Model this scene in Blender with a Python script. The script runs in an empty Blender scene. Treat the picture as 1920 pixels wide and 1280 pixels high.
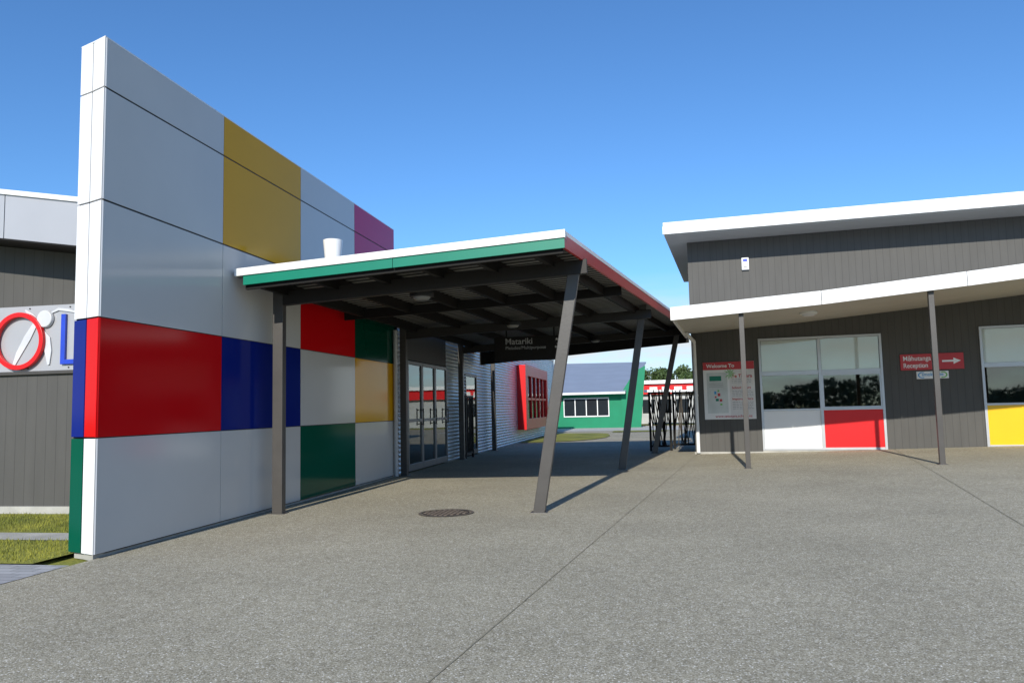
import bpy, math, random
from mathutils import Vector, Matrix
random.seed(7)
H=1.2; B=0.1
CB,SB=math.cos(B),math.sin(B)
scene=bpy.context.scene
def fw(p,R): 
    return (p[0]*CB+p[1]*SB,-p[0]*SB+p[1]*CB,p[2]) if R else tuple(p)
def gh(x,y):
    t=min(1,max(0,(y-5)/8)); t=t*t*(3-2*t)
    return .022*min(8,max(0,x-1.5))*t
# ------------------------------------------------------------ materials
def newmat(name):
    m=bpy.data.materials.new(name); m.use_nodes=True
    return m,m.node_tree.nodes,m.node_tree.links,m.node_tree.nodes["Principled BSDF"]
def mat(name,col,rough=.5,metal=0,var=.12,vs=3.,bump=0,bs=60,coat=0,spec=.5,fine=.05):
    m,n,l,b=newmat(name)
    tc=n.new('ShaderNodeTexCoord')
    no=n.new('ShaderNodeTexNoise'); no.inputs['Scale'].default_value=vs; no.inputs['Detail'].default_value=6
    l.new(tc.outputs['Object'],no.inputs['Vector'])
    mr=n.new('ShaderNodeMapRange'); mr.inputs['From Min'].default_value=.25; mr.inputs['From Max'].default_value=.75
    mr.inputs['To Min'].default_value=1-var; mr.inputs['To Max'].default_value=1+var
    l.new(no.outputs['Fac'],mr.inputs['Value'])
    mx=n.new('ShaderNodeVectorMath'); mx.operation='SCALE'; mx.inputs[0].default_value=col
    l.new(mr.outputs[0],mx.inputs['Scale']); l.new(mx.outputs[0],b.inputs['Base Color'])
    b.inputs['Roughness'].default_value=rough; b.inputs['Metallic'].default_value=metal
    b.inputs['Specular IOR Level'].default_value=spec
    if coat: b.inputs['Coat Weight'].default_value=coat; b.inputs['Coat Roughness'].default_value=.03
    if bump:
        n2=n.new('ShaderNodeTexNoise'); n2.inputs['Scale'].default_value=bs; n2.inputs['Detail'].default_value=4
        l.new(tc.outputs['Object'],n2.inputs['Vector'])
        bp=n.new('ShaderNodeBump'); bp.inputs['Strength'].default_value=bump; bp.inputs['Distance'].default_value=.01
        l.new(n2.outputs['Fac'],bp.inputs['Height']); l.new(bp.outputs[0],b.inputs['Normal'])
    return m
def panelmat(name,col,rough=.10,spec=.12):
    m=mat(name,col,rough,0,.03,1.3,.05,1.6,spec=spec)
    return m
WHITEP=panelmat('panel_white',(.60,.585,.55),.11,.25)
WHITEC=mat('cap_white',(.84,.84,.83),.3,0,.03,2,coat=.2)
REDP=panelmat('panel_red',(.64,.005,.008))
BLUEP=panelmat('panel_blue',(.006,.018,.19))
GREENP=panelmat('panel_green',(.001,.09,.052))
DGREENP=panelmat('panel_dark_green',(.001,.06,.034))
YELP=panelmat('panel_yellow',(.74,.365,.003))
PINKP=panelmat('panel_pink',(.56,.016,.115))
BLACK=mat('joint_black',(.012,.012,.012),.6)
STEEL=mat('painted_steel',(.066,.060,.053),.42,0,.12,5,.1,40)
BEAMM=mat('painted_beam_shaded',(.020,.018,.016),.5,0,.12,5,spec=.3)  # darker copy of the post steel; under-canopy shade put into the colour
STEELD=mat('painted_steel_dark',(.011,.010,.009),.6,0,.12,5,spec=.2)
WHITE=mat('white_trim',(.82,.82,.80),.4,0,.05,3)
SOFFIT=mat('soffit_cream',(.50,.48,.42),.6,0,.05,1.5)
GREENF=mat('green_fascia',(.004,.20,.125),.35,0,.06,3,spec=.3)
REDF=mat('red_fascia',(.46,.028,.022),.35,0,.08,3,spec=.3)
REDB=mat('red_paint',(.72,.012,.014),.35,0,.05,3,spec=.35)
CONC=mat('concrete',(.42,.41,.37),.85,0,.2,4,.3,90)
ALU=mat('aluminium_frame',(.5,.51,.52),.38,.55,.05,4)
ALUD=mat('aluminium_frame_grey',(.19,.195,.195),.4,.3,.05,4)
GALV=mat('zinc_corrugated',(.58,.60,.62),.38,.4,.1,2.5)
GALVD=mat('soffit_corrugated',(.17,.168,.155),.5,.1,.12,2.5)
SILVER=mat('silver_panel',(.44,.44,.45),.35,.2,.04,2)
BLIND=mat('roller_blind',(.95,.96,.92),.8,0,.02,2)
INFW=mat('infill_white',(.84,.84,.83),.3,0,.02,2,coat=.2)
INFY=mat('infill_yellow',(.85,.50,.008),.3,0,.03,2,coat=.2)
DARKIN=mat('interior_dark',(.05,.05,.05),.9)
INWALL=mat('interior_wall',(.35,.35,.33),.9)
GREENW=mat('green_weatherboard',(.004,.22,.105),.5,0,.08,2,spec=.3)
GREYROOF=mat('grey_roof',(.34,.37,.42),.5,.2,.08,1)
TEXTW=mat('lettering_white',(.85,.85,.85),.5)
TEXTR=mat('lettering_red',(.5,.03,.03),.5)
TEXTG=mat('lettering_grey',(.3,.3,.3),.5)
SIGNRED=mat('sign_red',(.52,.025,.03),.4,0,.04,3)
SIGNW=mat('sign_white',(.82,.82,.80),.4,0,.03,3)
BLUEL=mat('sign_blue',(.02,.06,.5),.35)
FIGG=mat('sign_pale_grey',(.60,.61,.63),.4)
DIMT=mat('lettering_dim_white',(.42,.42,.41),.5)
LENS=mat('lamp_lens_grey',(.2,.2,.19),.3)
SKYB=mat('logo_blue',(.03,.3,.62),.4)
LOGOG=mat('logo_green',(.15,.5,.08),.4)
IRON=mat('cast_iron',(.075,.06,.05),.65,.2,.3,30,.6,120)
TRUNK=mat('bark',(.07,.055,.04),.9,0,.3,8,.5,30)
SKIN=mat('skin',(.45,.28,.2),.5); HAIR=mat('hair',(.02,.014,.01),.6); SHIRT=mat('shirt',(.06,.09,.16),.8); WOOD=mat('desk_wood',(.3,.2,.12),.5)
def grooved(name,col,axis=0,pitch=.15,rough=.6):
    m,n,l,b=newmat(name)
    tc=n.new('ShaderNodeTexCoord'); sp=n.new('ShaderNodeSeparateXYZ'); l.new(tc.outputs['Object'],sp.inputs[0])
    md=n.new('ShaderNodeMath'); md.operation='PINGPONG'; md.inputs[1].default_value=pitch/2
    l.new(sp.outputs[axis],md.inputs[0])
    mr=n.new('ShaderNodeMapRange'); mr.inputs['From Min'].default_value=.002; mr.inputs['From Max'].default_value=.005
    l.new(md.outputs[0],mr.inputs['Value'])
    no=n.new('ShaderNodeTexNoise'); no.inputs['Scale'].default_value=2.; no.inputs['Detail'].default_value=8
    mp=n.new('ShaderNodeMapping'); mp.inputs['Scale'].default_value=(3,3,.6); l.new(tc.outputs['Object'],mp.inputs[0]); l.new(mp.outputs[0],no.inputs['Vector'])
    v=n.new('ShaderNodeMapRange'); v.inputs['To Min'].default_value=.84; v.inputs['To Max'].default_value=1.16; l.new(no.outputs['Fac'],v.inputs['Value'])
    mul=n.new('ShaderNodeMapRange'); mul.inputs['To Min'].default_value=.62; mul.inputs['To Max'].default_value=1; l.new(mr.outputs[0],mul.inputs['Value'])
    mm=n.new('ShaderNodeMath'); mm.operation='MULTIPLY'; l.new(v.outputs[0],mm.inputs[0]); l.new(mul.outputs[0],mm.inputs[1])
    s=n.new('ShaderNodeVectorMath'); s.operation='SCALE'; s.inputs[0].default_value=col; l.new(mm.outputs[0],s.inputs['Scale'])
    l.new(s.outputs[0],b.inputs['Base Color']); b.inputs['Roughness'].default_value=rough; b.inputs['Specular IOR Level'].default_value=.3
    bp=n.new('ShaderNodeBump'); bp.inputs['Distance'].default_value=.005; bp.inputs['Strength'].default_value=.25
    l.new(mr.outputs[0],bp.inputs['Height']); l.new(bp.outputs[0],b.inputs['Normal'])
    return m
CLAD=grooved('dark_grooved_cladding',(.088,.085,.078))
def glassmat(name,refl=.32,tint=(.75,.8,.78)):
    m,n,l,b=newmat(name); n.remove(b); out=n['Material Output']
    t=n.new('ShaderNodeBsdfTransparent'); t.inputs[0].default_value=(*tint,1)
    g=n.new('ShaderNodeBsdfGlossy'); g.inputs['Roughness'].default_value=.02; g.inputs[0].default_value=(.9,.93,.9,1)
    tc=n.new('ShaderNodeTexCoord'); no=n.new('ShaderNodeTexNoise'); no.inputs['Scale'].default_value=.8; l.new(tc.outputs['Object'],no.inputs['Vector'])
    bp=n.new('ShaderNodeBump'); bp.inputs['Strength'].default_value=.06; bp.inputs['Distance'].default_value=.02; l.new(no.outputs['Fac'],bp.inputs['Height']); l.new(bp.outputs[0],g.inputs['Normal'])
    fr=n.new('ShaderNodeFresnel'); fr.inputs[0].default_value=1.5
    ad=n.new('ShaderNodeMath'); ad.operation='ADD'; ad.use_clamp=True; ad.inputs[1].default_value=refl; l.new(fr.outputs[0],ad.inputs[0])
    mx=n.new('ShaderNodeMixShader'); l.new(ad.outputs[0],mx.inputs[0]); l.new(t.outputs[0],mx.inputs[1]); l.new(g.outputs[0],mx.inputs[2]); l.new(mx.outputs[0],out.inputs[0])
    return m
GLASS=glassmat('tinted_glass',.08,(.6,.63,.6)); GLASSB=glassmat('blind_glass',0.0,(.98,.99,.98))
def aggregate():
    m,n,l,b=newmat('exposed_aggregate')
    tc=n.new('ShaderNodeTexCoord')
    def vor(scale):
        v=n.new('ShaderNodeTexVoronoi'); v.inputs['Scale'].default_value=scale; l.new(tc.outputs['Object'],v.inputs['Vector']); return v
    v=vor(140.); sx=n.new('ShaderNodeSeparateColor'); l.new(v.outputs['Color'],sx.inputs[0])
    cr=n.new('ShaderNodeValToRGB'); e=cr.color_ramp; e.interpolation='CONSTANT'
    e.elements[0].color=(.30,.265,.185,1); e.elements[1].position=.18; e.elements[1].color=(.40,.36,.255,1)
    for p,c in [(.45,(.475,.43,.32,1)),(.72,(.55,.505,.385,1)),(.91,(.70,.655,.53,1)),(.975,(.92,.88,.77,1))]:
        k=e.elements.new(p); k.color=c
    l.new(sx.outputs[0],cr.inputs[0])
    mr=n.new('ShaderNodeMapRange'); mr.inputs['From Min'].default_value=.25; mr.inputs['From Max'].default_value=.75; mr.inputs['To Min'].default_value=1.; mr.inputs['To Max'].default_value=.74
    l.new(v.outputs['Distance'],mr.inputs['Value'])
    nb=n.new('ShaderNodeTexNoise'); nb.inputs['Scale'].default_value=.55; nb.inputs['Detail'].default_value=7; nb.inputs['Roughness'].default_value=.65; l.new(tc.outputs['Object'],nb.inputs['Vector'])
    m2=n.new('ShaderNodeMapRange'); m2.inputs['From Min'].default_value=.3; m2.inputs['From Max'].default_value=.7; m2.inputs['To Min'].default_value=.85; m2.inputs['To Max'].default_value=1.1; l.new(nb.outputs['Fac'],m2.inputs['Value'])
    n3=n.new('ShaderNodeTexNoise'); n3.inputs['Scale'].default_value=14; n3.inputs['Detail'].default_value=4; l.new(tc.outputs['Object'],n3.inputs['Vector'])
    m3=n.new('ShaderNodeMapRange'); m3.inputs['From Min'].default_value=.3; m3.inputs['From Max'].default_value=.7; m3.inputs['To Min'].default_value=.89; m3.inputs['To Max'].default_value=1.11; l.new(n3.outputs['Fac'],m3.inputs['Value'])
    a=n.new('ShaderNodeMath'); a.operation='MULTIPLY'; l.new(mr.outputs[0],a.inputs[0]); l.new(m2.outputs[0],a.inputs[1])
    a2=n.new('ShaderNodeMath'); a2.operation='MULTIPLY'; l.new(a.outputs[0],a2.inputs[0]); l.new(m3.outputs[0],a2.inputs[1])
    s=n.new('ShaderNodeVectorMath'); s.operation='SCALE'; l.new(cr.outputs[0],s.inputs[0]); l.new(a2.outputs[0],s.inputs['Scale'])
    l.new(s.outputs[0],b.inputs['Base Color']); b.inputs['Roughness'].default_value=.85; b.inputs['Specular IOR Level'].default_value=.15
    bp=n.new('ShaderNodeBump'); bp.invert=True; bp.inputs['Strength'].default_value=.35; bp.inputs['Distance'].default_value=.003
    l.new(v.outputs['Distance'],bp.inputs['Height']); l.new(bp.outputs[0],b.inputs['Normal'])
    return m
AGG=aggregate()
def grassmat():
    m,n,l,b=newmat('grass_blades')
    tc=n.new('ShaderNodeTexCoord'); no=n.new('ShaderNodeTexNoise'); no.inputs['Scale'].default_value=45; no.inputs['Detail'].default_value=6; l.new(tc.outputs['Object'],no.inputs['Vector'])
    n2=n.new('ShaderNodeTexNoise'); n2.inputs['Scale'].default_value=1.2; l.new(tc.outputs['Object'],n2.inputs['Vector'])
    ad=n.new('ShaderNodeMath'); ad.operation='ADD'; l.new(no.outputs['Fac'],ad.inputs[0]); l.new(n2.outputs['Fac'],ad.inputs[1])
    hf=n.new('ShaderNodeMath'); hf.operation='MULTIPLY'; hf.inputs[1].default_value=.5; l.new(ad.outputs[0],hf.inputs[0])
    cr=n.new('ShaderNodeValToRGB'); cr.color_ramp.elements[0].position=.35; cr.color_ramp.elements[0].color=(.10,.13,.012,1); cr.color_ramp.elements[1].position=.68; cr.color_ramp.elements[1].color=(.36,.34,.05,1)
    l.new(hf.outputs[0],cr.inputs[0]); l.new(cr.outputs[0],b.inputs['Base Color']); b.inputs['Roughness'].default_value=.9
    bp=n.new('ShaderNodeBump'); bp.inputs['Strength'].default_value=.5; bp.inputs['Distance'].default_value=.02; l.new(no.outputs['Fac'],bp.inputs['Height']); l.new(bp.outputs[0],b.inputs['Normal'])
    return m
GRASS=grassmat()
def leafmat(name,c):
    m,n,l,b=newmat(name)
    oi=n.new('ShaderNodeTexCoord'); no=n.new('ShaderNodeTexNoise'); no.inputs['Scale'].default_value=1.1; no.inputs['Detail'].default_value=3; l.new(oi.outputs['Object'],no.inputs['Vector'])
    mr=n.new('ShaderNodeMapRange'); mr.inputs['From Min'].default_value=.3; mr.inputs['From Max'].default_value=.7; mr.inputs['To Min'].default_value=.5; mr.inputs['To Max'].default_value=1.5; l.new(no.outputs['Fac'],mr.inputs['Value'])
    s=n.new('ShaderNodeVectorMath'); s.operation='SCALE'; s.inputs[0].default_value=c; l.new(mr.outputs[0],s.inputs['Scale']); l.new(s.outputs[0],b.inputs['Base Color']); b.inputs['Roughness'].default_value=.7
    return m
LEAF=leafmat('leaves',(.06,.10,.025)); LEAFD=leafmat('leaves_dark',(.09,.11,.06))
def paver():
    m,n,l,b=newmat('grey_pavers')
    tc=n.new('ShaderNodeTexCoord'); br=n.new('ShaderNodeTexBrick'); l.new(tc.outputs['Object'],br.inputs['Vector'])
    br.inputs['Scale'].default_value=1; br.inputs['Brick Width'].default_value=.2; br.inputs['Row Height'].default_value=.1; br.inputs['Mortar Size'].default_value=.004
    br.inputs['Color1'].default_value=(.33,.33,.33,1); br.inputs['Color2'].default_value=(.42,.42,.42,1); br.inputs['Mortar'].default_value=(.15,.15,.14,1)
    l.new(br.outputs['Color'],b.inputs['Base Color']); b.inputs['Roughness'].default_value=.8
    return m
PAVER=paver()
# ------------------------------------------------------------ mesh builder
class MB:
    def __init__(s): s.v=[];s.f=[];s.m=[]
    def hexa(s,p,m=0):
        k=len(s.v); s.v+=p
        for f in [(0,3,2,1),(4,5,6,7),(0,1,5,4),(1,2,6,5),(2,3,7,6),(3,0,4,7)]: s.f.append(tuple(k+i for i in f)); s.m.append(m)
        return s
    def box(s,x0,x1,y0,y1,z0,z1,m=0):
        return s.hexa([(x0,y0,z0),(x1,y0,z0),(x1,y1,z0),(x0,y1,z0),(x0,y0,z1),(x1,y0,z1),(x1,y1,z1),(x0,y1,z1)],m)
    def poly(s,pts,m=0):
        k=len(s.v); s.v+=pts; s.f.append(tuple(range(k,k+len(pts)))); s.m.append(m); return s
    def prism(s,pts,d,m=0):
        k=len(s.v); n=len(pts); s.v+=list(pts)+[(p[0]+d[0],p[1]+d[1],p[2]+d[2]) for p in pts]
        s.f.append(tuple(range(k,k+n))[::-1]); s.m.append(m); s.f.append(tuple(range(k+n,k+2*n))); s.m.append(m)
        for i in range(n): j=(i+1)%n; s.f.append((k+i,k+j,k+n+j,k+n+i)); s.m.append(m)
        return s
    def beam(s,a,b,w,h,m=0):
        a=Vector(a);b=Vector(b); d=(b-a); d.z=0; d.normalize(); c=Vector((-d.y,d.x,0))*(w/2); dn=Vector((0,0,-h))
        return s.hexa([tuple(q) for q in (a-c+dn,b-c+dn,b+c+dn,a+c+dn,a-c,b-c,b+c,a+c)],m)
    def cyl(s,a,b,r0,r1=None,n=16,m=0,caps=True):
        r1=r0 if r1 is None else r1
        a=Vector(a);b=Vector(b);d=(b-a).normalized(); t=Vector((1,0,0)) if abs(d.x)<.9 else Vector((0,1,0))
        e=d.cross(t).normalized(); g=d.cross(e); k=len(s.v)
        for q,r in ((a,r0),(b,r1)):
            for i in range(n):
                w=2*math.pi*i/n; s.v.append(tuple(q+e*math.cos(w)*r+g*math.sin(w)*r))
        for i in range(n): j=(i+1)%n; s.f.append((k+i,k+j,k+n+j,k+n+i)); s.m.append(m)
        if caps: s.f.append(tuple(range(k,k+n))[::-1]); s.m.append(m); s.f.append(tuple(range(k+n,k+2*n))); s.m.append(m)
        return s
    def ring(s,c,ro,ri,y0,y1,n=64,m=0):
        k=len(s.v)
        for i in range(n):
            w=2*math.pi*i/n; cs,sn=math.cos(w),math.sin(w)
            for r,y in ((ro,y0),(ri,y0),(ri,y1),(ro,y1)): s.v.append((c[0]+cs*r,y,c[1]+sn*r))
        for i in range(n):
            j=(i+1)%n
            for q in range(4):
                w=(q+1)%4; s.f.append((k+4*i+q,k+4*i+w,k+4*j+w,k+4*j+q)); s.m.append(m)
        return s
    def islands(s):
        par=list(range(len(s.v)))
        def fd(i):
            while par[i]!=i: par[i]=par[par[i]]; i=par[i]
            return i
        for f in s.f:
            for q in f[1:]: par[fd(q)]=fd(f[0])
        out={}
        for f,m in zip(s.f,s.m): out.setdefault(fd(f[0]),[]).append((f,m))
        res=[]
        for fs in out.values():
            q=MB(); mp={}
            for f,m in fs:
                t=[]
                for i in f:
                    if i not in mp: mp[i]=len(q.v); q.v.append(s.v[i])
                    t.append(mp[i])
                q.f.append(tuple(t)); q.m.append(m)
            res.append(q)
        return res
class Thing: pass
def tag(o,label,cat,group=None):
    o["label"]=label;o["category"]=cat
    if group:o["group"]=group
def T(name,label,cat,org=(0,0,0),R=False,group=None):
    o=bpy.data.objects.new(name,None); scene.collection.objects.link(o); o.empty_display_size=.2
    o.location=fw(org,R); 
    if R:o.rotation_euler=(0,0,-B)
    tag(o,label,cat,group); t=Thing(); t.o=o;t.org=org;t.R=R; return t
def meshobj(name,mb,mats,org,bevel=0,smooth=False):
    me=bpy.data.meshes.new(name); me.from_pydata([(v[0]-org[0],v[1]-org[1],v[2]-org[2]) for v in mb.v],[],mb.f)
    if not isinstance(mats,(list,tuple)): mats=[mats]
    for q in mats: me.materials.append(q)
    me.polygons.foreach_set('material_index',mb.m)
    if smooth: me.polygons.foreach_set('use_smooth',[True]*len(me.polygons))
    me.update(); o=bpy.data.objects.new(name,me); scene.collection.objects.link(o)
    if bevel:
        b=o.modifiers.new('bevel','BEVEL'); b.width=bevel; b.segments=2; b.limit_method='ANGLE'
    return o
def P(t,name,mb,mats,bevel=0,label=None,parent=None,smooth=False,split=False):
    if split:
        for q in mb.islands(): o=P(t,name,q,mats,bevel,label,parent,smooth)
        return o
    o=meshobj(name,mb,mats,t.org,bevel,smooth); o.parent=parent or t.o
    if label:o["label"]=label
    return o
def ST(name,mb,mats):
    o=meshobj(name,mb,mats,(0,0,0)); o["kind"]="structure"; return o
def textmb(mb,s,x,y,z,width=None,height=None,bold=.0,m=0,axis='y',size=1):
    cu=bpy.data.curves.new('t','FONT'); cu.body=s; cu.size=1; cu.offset=bold
    ob=bpy.data.objects.new('t',cu); scene.collection.objects.link(ob); bpy.context.view_layer.update()
    me=ob.evaluated_get(bpy.context.evaluated_depsgraph_get()).to_mesh()
    xs=[v.co.x for v in me.vertices]; x0,x1=min(xs),max(xs)
    k=width/(x1-x0) if width else size
    kh=height/.7 if height else k
    b=len(mb.v)
    for v in me.vertices: mb.v.append((x+(v.co.x-x0)*k,y,z+v.co.y*kh))
    for p in me.polygons: mb.f.append(tuple(b+i for i in p.vertices)); mb.m.append(m)
    bpy.data.objects.remove(ob); return mb
# ------------------------------------------------------------ ground
mb=MB().poly([(-500,-400,-.03),(500,-400,-.03),(500,700,-.03),(-500,700,-.03)]); ST('ground',mb,GRASS)
mb=MB(); xs=[-4.77+i*1.0 for i in range(0,36)]; ys=[-14+i*1.0 for i in range(0,60)]
for x in xs:
    for y in ys: mb.v.append((x,y,gh(x,y)))
ny=len(ys)
for i in range(len(xs)-1):
    for j in range(ny-1): mb.f.append((i*ny+j,(i+1)*ny+j,(i+1)*ny+j+1,i*ny+j+1)); mb.m.append(0)
o=ST('pavement',mb,AGG)
mb=MB().poly([(-20,-14,0),(-4.77,-14,0),(-4.77,4.96,0),(-20,4.96,0)]); ST('pavement',mb,AGG)
mb=MB().poly([(-20,4.96,.004),(-4.77,4.96,.004),(-4.77,5.65,.004),(-5.13,5.65,.004),(-20,5.65,.004)]); ST('paving',mb,PAVER)
def lawn(poly,z=.012): ST('lawn',MB().poly([(x,y,z) for x,y in poly]),GRASS)
lawn([(-20,5.65),(-5.13,5.65),(-5.13,6.74),(-20,6.74)]); lawn([(-20,7.16),(-5.13,7.16),(-5.13,8.6),(-20,8.6)])
ST('footpath',MB().poly([(-20,6.74,.015),(-5.13,6.74,.015),(-5.13,7.16,.015),(-20,7.16,.015)]),CONC)
lawn([(-4.7,26.6),(-4.0,26.7),(-3.0,27.3),(-2.3,28.4),(-1.9,30),(-1.85,32),(-2.1,34.4),(-2.5,35),(-4.7,35.4)],.02)
lawn([(-2,36),(.3,36.2),(.8,37.5),(-2,37.8)],.02)
ST('footpath',MB().poly([(-12,38.5,.006),(10,38.5,.006),(10,47,.006),(-12,47,.006)]),mat('pale_concrete',(.50,.49,.45),.8,0,.1,2))
mb=MB()
for i in range(9000):
    x=random.uniform(-9.2,-5.15); y=random.choice([random.uniform(5.68,6.73),random.uniform(7.18,8.55)])
    a=random.uniform(0,6.28); h=random.uniform(.02,.05); w=.004
    dx,dy=math.cos(a)*w,math.sin(a)*w; lx,ly=random.uniform(-.02,.02),random.uniform(-.02,.02)
    mb.poly([(x-dx,y-dy,.01),(x+dx,y+dy,.01),(x+lx,y+ly,.01+h)])
g=meshobj('grass',mb,GRASS,(0,0,0)); g["kind"]="stuff"
JOINT=mat('joint_line',(.28,.25,.175),.9,0,.4,6)  # darker tone of the joint strips in the paving
def joint(a,b,w=.009):
    mb=MB(); n=24
    for i in range(n):
        p=[]
        for t in (i/n,(i+1)/n):
            x=a[0]+(b[0]-a[0])*t; y=a[1]+(b[1]-a[1])*t; p.append((x,y,gh(x,y)+.004))
        d=Vector((b[0]-a[0],b[1]-a[1],0)).normalized(); c=Vector((-d.y,d.x,0))*w/2
        q=[Vector(p[0])-c,Vector(p[1])-c,Vector(p[1])+c,Vector(p[0])+c]; mb.poly([tuple(v) for v in q])
    ST('paving_joint',mb,JOINT)
joint((-1.65,-1.5),(-.10,10.8)); joint((-.1,10.8),(1.0,19.5)); joint((2.9,5.7),(5.4,19.3)); joint((-4.75,21.5),(0.1,21.5))
# ------------------------------------------------------------ feature wall
XW=-4.748; Y0=5.887; W=1.95; ZR=[.035,1.031,2.082,3.133,4.1625,4.623]
t=T('panel_wall','tall freestanding wall of white, red, blue and yellow glossy panels','wall',(-4.93,Y0,0))
yend=Y0+4*W
core=MB().box(-5.10,XW-.006,Y0+.16,yend,.03,4.60); 
P(t,'wall_core',core,BLACK)
P(t,'plinth',MB().prism([(XW-.03,Y0+.04,-.02),(-4.93,6.01,-.02),(-5.08,6.07,-.02),(-5.08,yend-.02,-.02),(XW-.03,yend-.02,-.02)],(0,0,.05)),CONC)
grid=[[WHITEP,WHITEP,GREENP,WHITEP],[REDP,BLUEP,WHITEP,YELP],[WHITEP,WHITEP,REDP,DGREENP],[WHITEP,YELP,WHITEP,PINKP],[WHITEP,YELP,WHITEP,PINKP]]
for r in range(5):
    gz=.009 if r in(3,4) else .005; gzt=.009 if r in (2,3) else .005
    for c in range(4):
        a=Y0+c*W+(.004 if c else 0); b=Y0+(c+1)*W-.004
        P(t,'wall_panel',MB().box(XW-.006,XW,a,b,ZR[r]+gz,ZR[r+1]-(gzt if r<4 else 0)),grid[r][c])
pA=(XW,Y0);pM=(-4.930,5.965);pB=(-5.11,6.03)
def strip(p,q,z0,z1,m):
    d=Vector((q[0]-p[0],q[1]-p[1],0)); d.normalize(); e0=.003 if p is pA else .008; e1=.008 if p is pA else .003
    a=(p[0]+d.x*e0,p[1]+d.y*e0);b=(q[0]-d.x*e1,q[1]-d.y*e1); nn=Vector((-d.y,d.x,0))*-.02
    P(t,'edge_panel',MB().prism([(a[0],a[1],z0),(b[0],b[1],z0),(b[0],b[1],z1),(a[0],a[1],z1)],(nn.x,nn.y,0)),m)
for r in range(5):
    z0=ZR[r]+.008; z1=ZR[r+1]-(.008 if r<4 else 0)
    strip(pA,pM,z0,z1,[WHITEC,REDP,WHITEC,WHITEC,WHITEC][r]); strip(pM,pB,z0,z1,[GREENP,BLUEP,WHITEC,WHITEC,WHITEC][r])
P(t,'edge_core',MB().prism([(XW-.008,Y0+.03,.035),(-4.93,6.01,.035),(-5.1,6.075,.035),(-5.1,Y0+.17,.035),(XW-.008,Y0+.17,.035)],(0,0,4.57)),BLACK)
P(t,'capping',MB().prism([(XW,Y0,4.624),(-4.93,5.962,4.624),(-5.11,6.03,4.624),(-5.11,yend,4.624),(XW,yend,4.624)],(0,0,.012)),WHITEC)
P(t,'back_panel',MB().box(-5.112,-5.102,Y0+.2,yend,.04,4.61),WHITEC)
# ------------------------------------------------------------ canopy
cn=T('entrance_canopy','flat canopy with green and red fascia on leaning steel posts','canopy',(-2.8,14,0))
YF,YB=8.0,20.6
XLs=-4.70
def xr(y): return -.87+(y-8.0)*(1.30/9.0)
def ztop(x,y):
    ty=(y-8)/12.6; zl=2.875+.06*ty; zr=3.09+.27*ty
    s=(x-XLs)/(xr(y)-XLs); return zl+(zr-zl)*s
def edge(mbx,a,b,zo,h,th,n=8,m=0):
    d=Vector((b[0]-a[0],b[1]-a[1],0)).normalized(); c=Vector((d.y,-d.x,0))*th
    for i in range(n):
        q=[]
        for tt in (i/n,(i+1)/n):
            x=a[0]+(b[0]-a[0])*tt; y=a[1]+(b[1]-a[1])*tt; z=ztop(x,y)-zo; q.append((x,y,z))
        (x0,y0,z0),(x1,y1,z1)=q
        mbx.hexa([(x0,y0,z0-h),(x1,y1,z1-h),(x1-c.x,y1-c.y,z1-h),(x0-c.x,y0-c.y,z0-h),(x0,y0,z0),(x1,y1,z1),(x1-c.x,y1-c.y,z1),(x0-c.x,y0-c.y,z0)],m)
    return mbx
P(cn,'roof_flashing',edge(MB(),(XLs,8.0),(xr(8),8.0),0,.085,.12,1),WHITE)
P(cn,'roof_flashing',edge(MB(),(xr(8)+.001,8.12),(xr(YB),YB),0,.05,.1),WHITE)
P(cn,'fascia',edge(MB(),(-4.6,8.02),(-2.803,8.02),.085,.11,.03,1),GREENF,label='green front fascia board')
P(cn,'fascia',edge(MB(),(-2.797,8.02),(xr(8)-.01,8.02),.085,.11,.03,1),GREENF,label='green front fascia board')
P(cn,'fascia',edge(MB(),(xr(8)-.012,8.021),(xr(YB)-.012,YB),.05,.145,.03),REDF,label='dull red side fascia board')
mb=MB(); n=12
for i in range(n+1):
    y=8.12+(YB-8.12)*i/n; mb.v+= [(XLs,y,ztop(XLs,y)-.01),(xr(y)-.1,y,ztop(xr(y)-.1,y)-.01)]
for i in range(n): mb.f.append((2*i,2*i+1,2*i+3,2*i+2)); mb.m.append(0)
P(cn,'roof',mb,GREYROOF)
# trapezoidal ribbed sheet: flat pans .10 wide, ribs .08 wide standing .045 high
mb=MB(); y=8.05; k=0
prof=[(0,0),(.095,0),(.11,.045),(.165,.045)]; base=8.05
while base<YB-.2:
    for dy,dz in prof:
        yy=base+dy; mb.v+=[(XLs,yy,ztop(XLs,yy)-.09+dz),(xr(yy)-.05,yy,ztop(xr(yy)-.05,yy)-.09+dz)]; k+=1
    base+=.18
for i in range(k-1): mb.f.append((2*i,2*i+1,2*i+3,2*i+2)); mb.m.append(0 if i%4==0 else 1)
P(cn,'soffit',mb,[GALVD,mat('rib_painted_shade',(.05,.05,.046),.6,0,.1,3)],label='ribbed zinc soffit sheeting')  # rib recesses coloured darker than the pans, shade painted into the sheet
for j in range(6):
    s=(j+.25)/5.6
    mb=MB(); n=6
    for i in range(n):
        q=[]
        for tt in (i/n,(i+1)/n):
            yy=8.1+(YB-.1-8.1)*tt; x=XLs+.1+(xr(yy)-.15-XLs-.1)*s; q.append((x,yy,ztop(x,yy)-.095))
        mb.beam(q[0],q[1],.065,.14)
    P(cn,'purlin',mb,STEELD)
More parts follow.
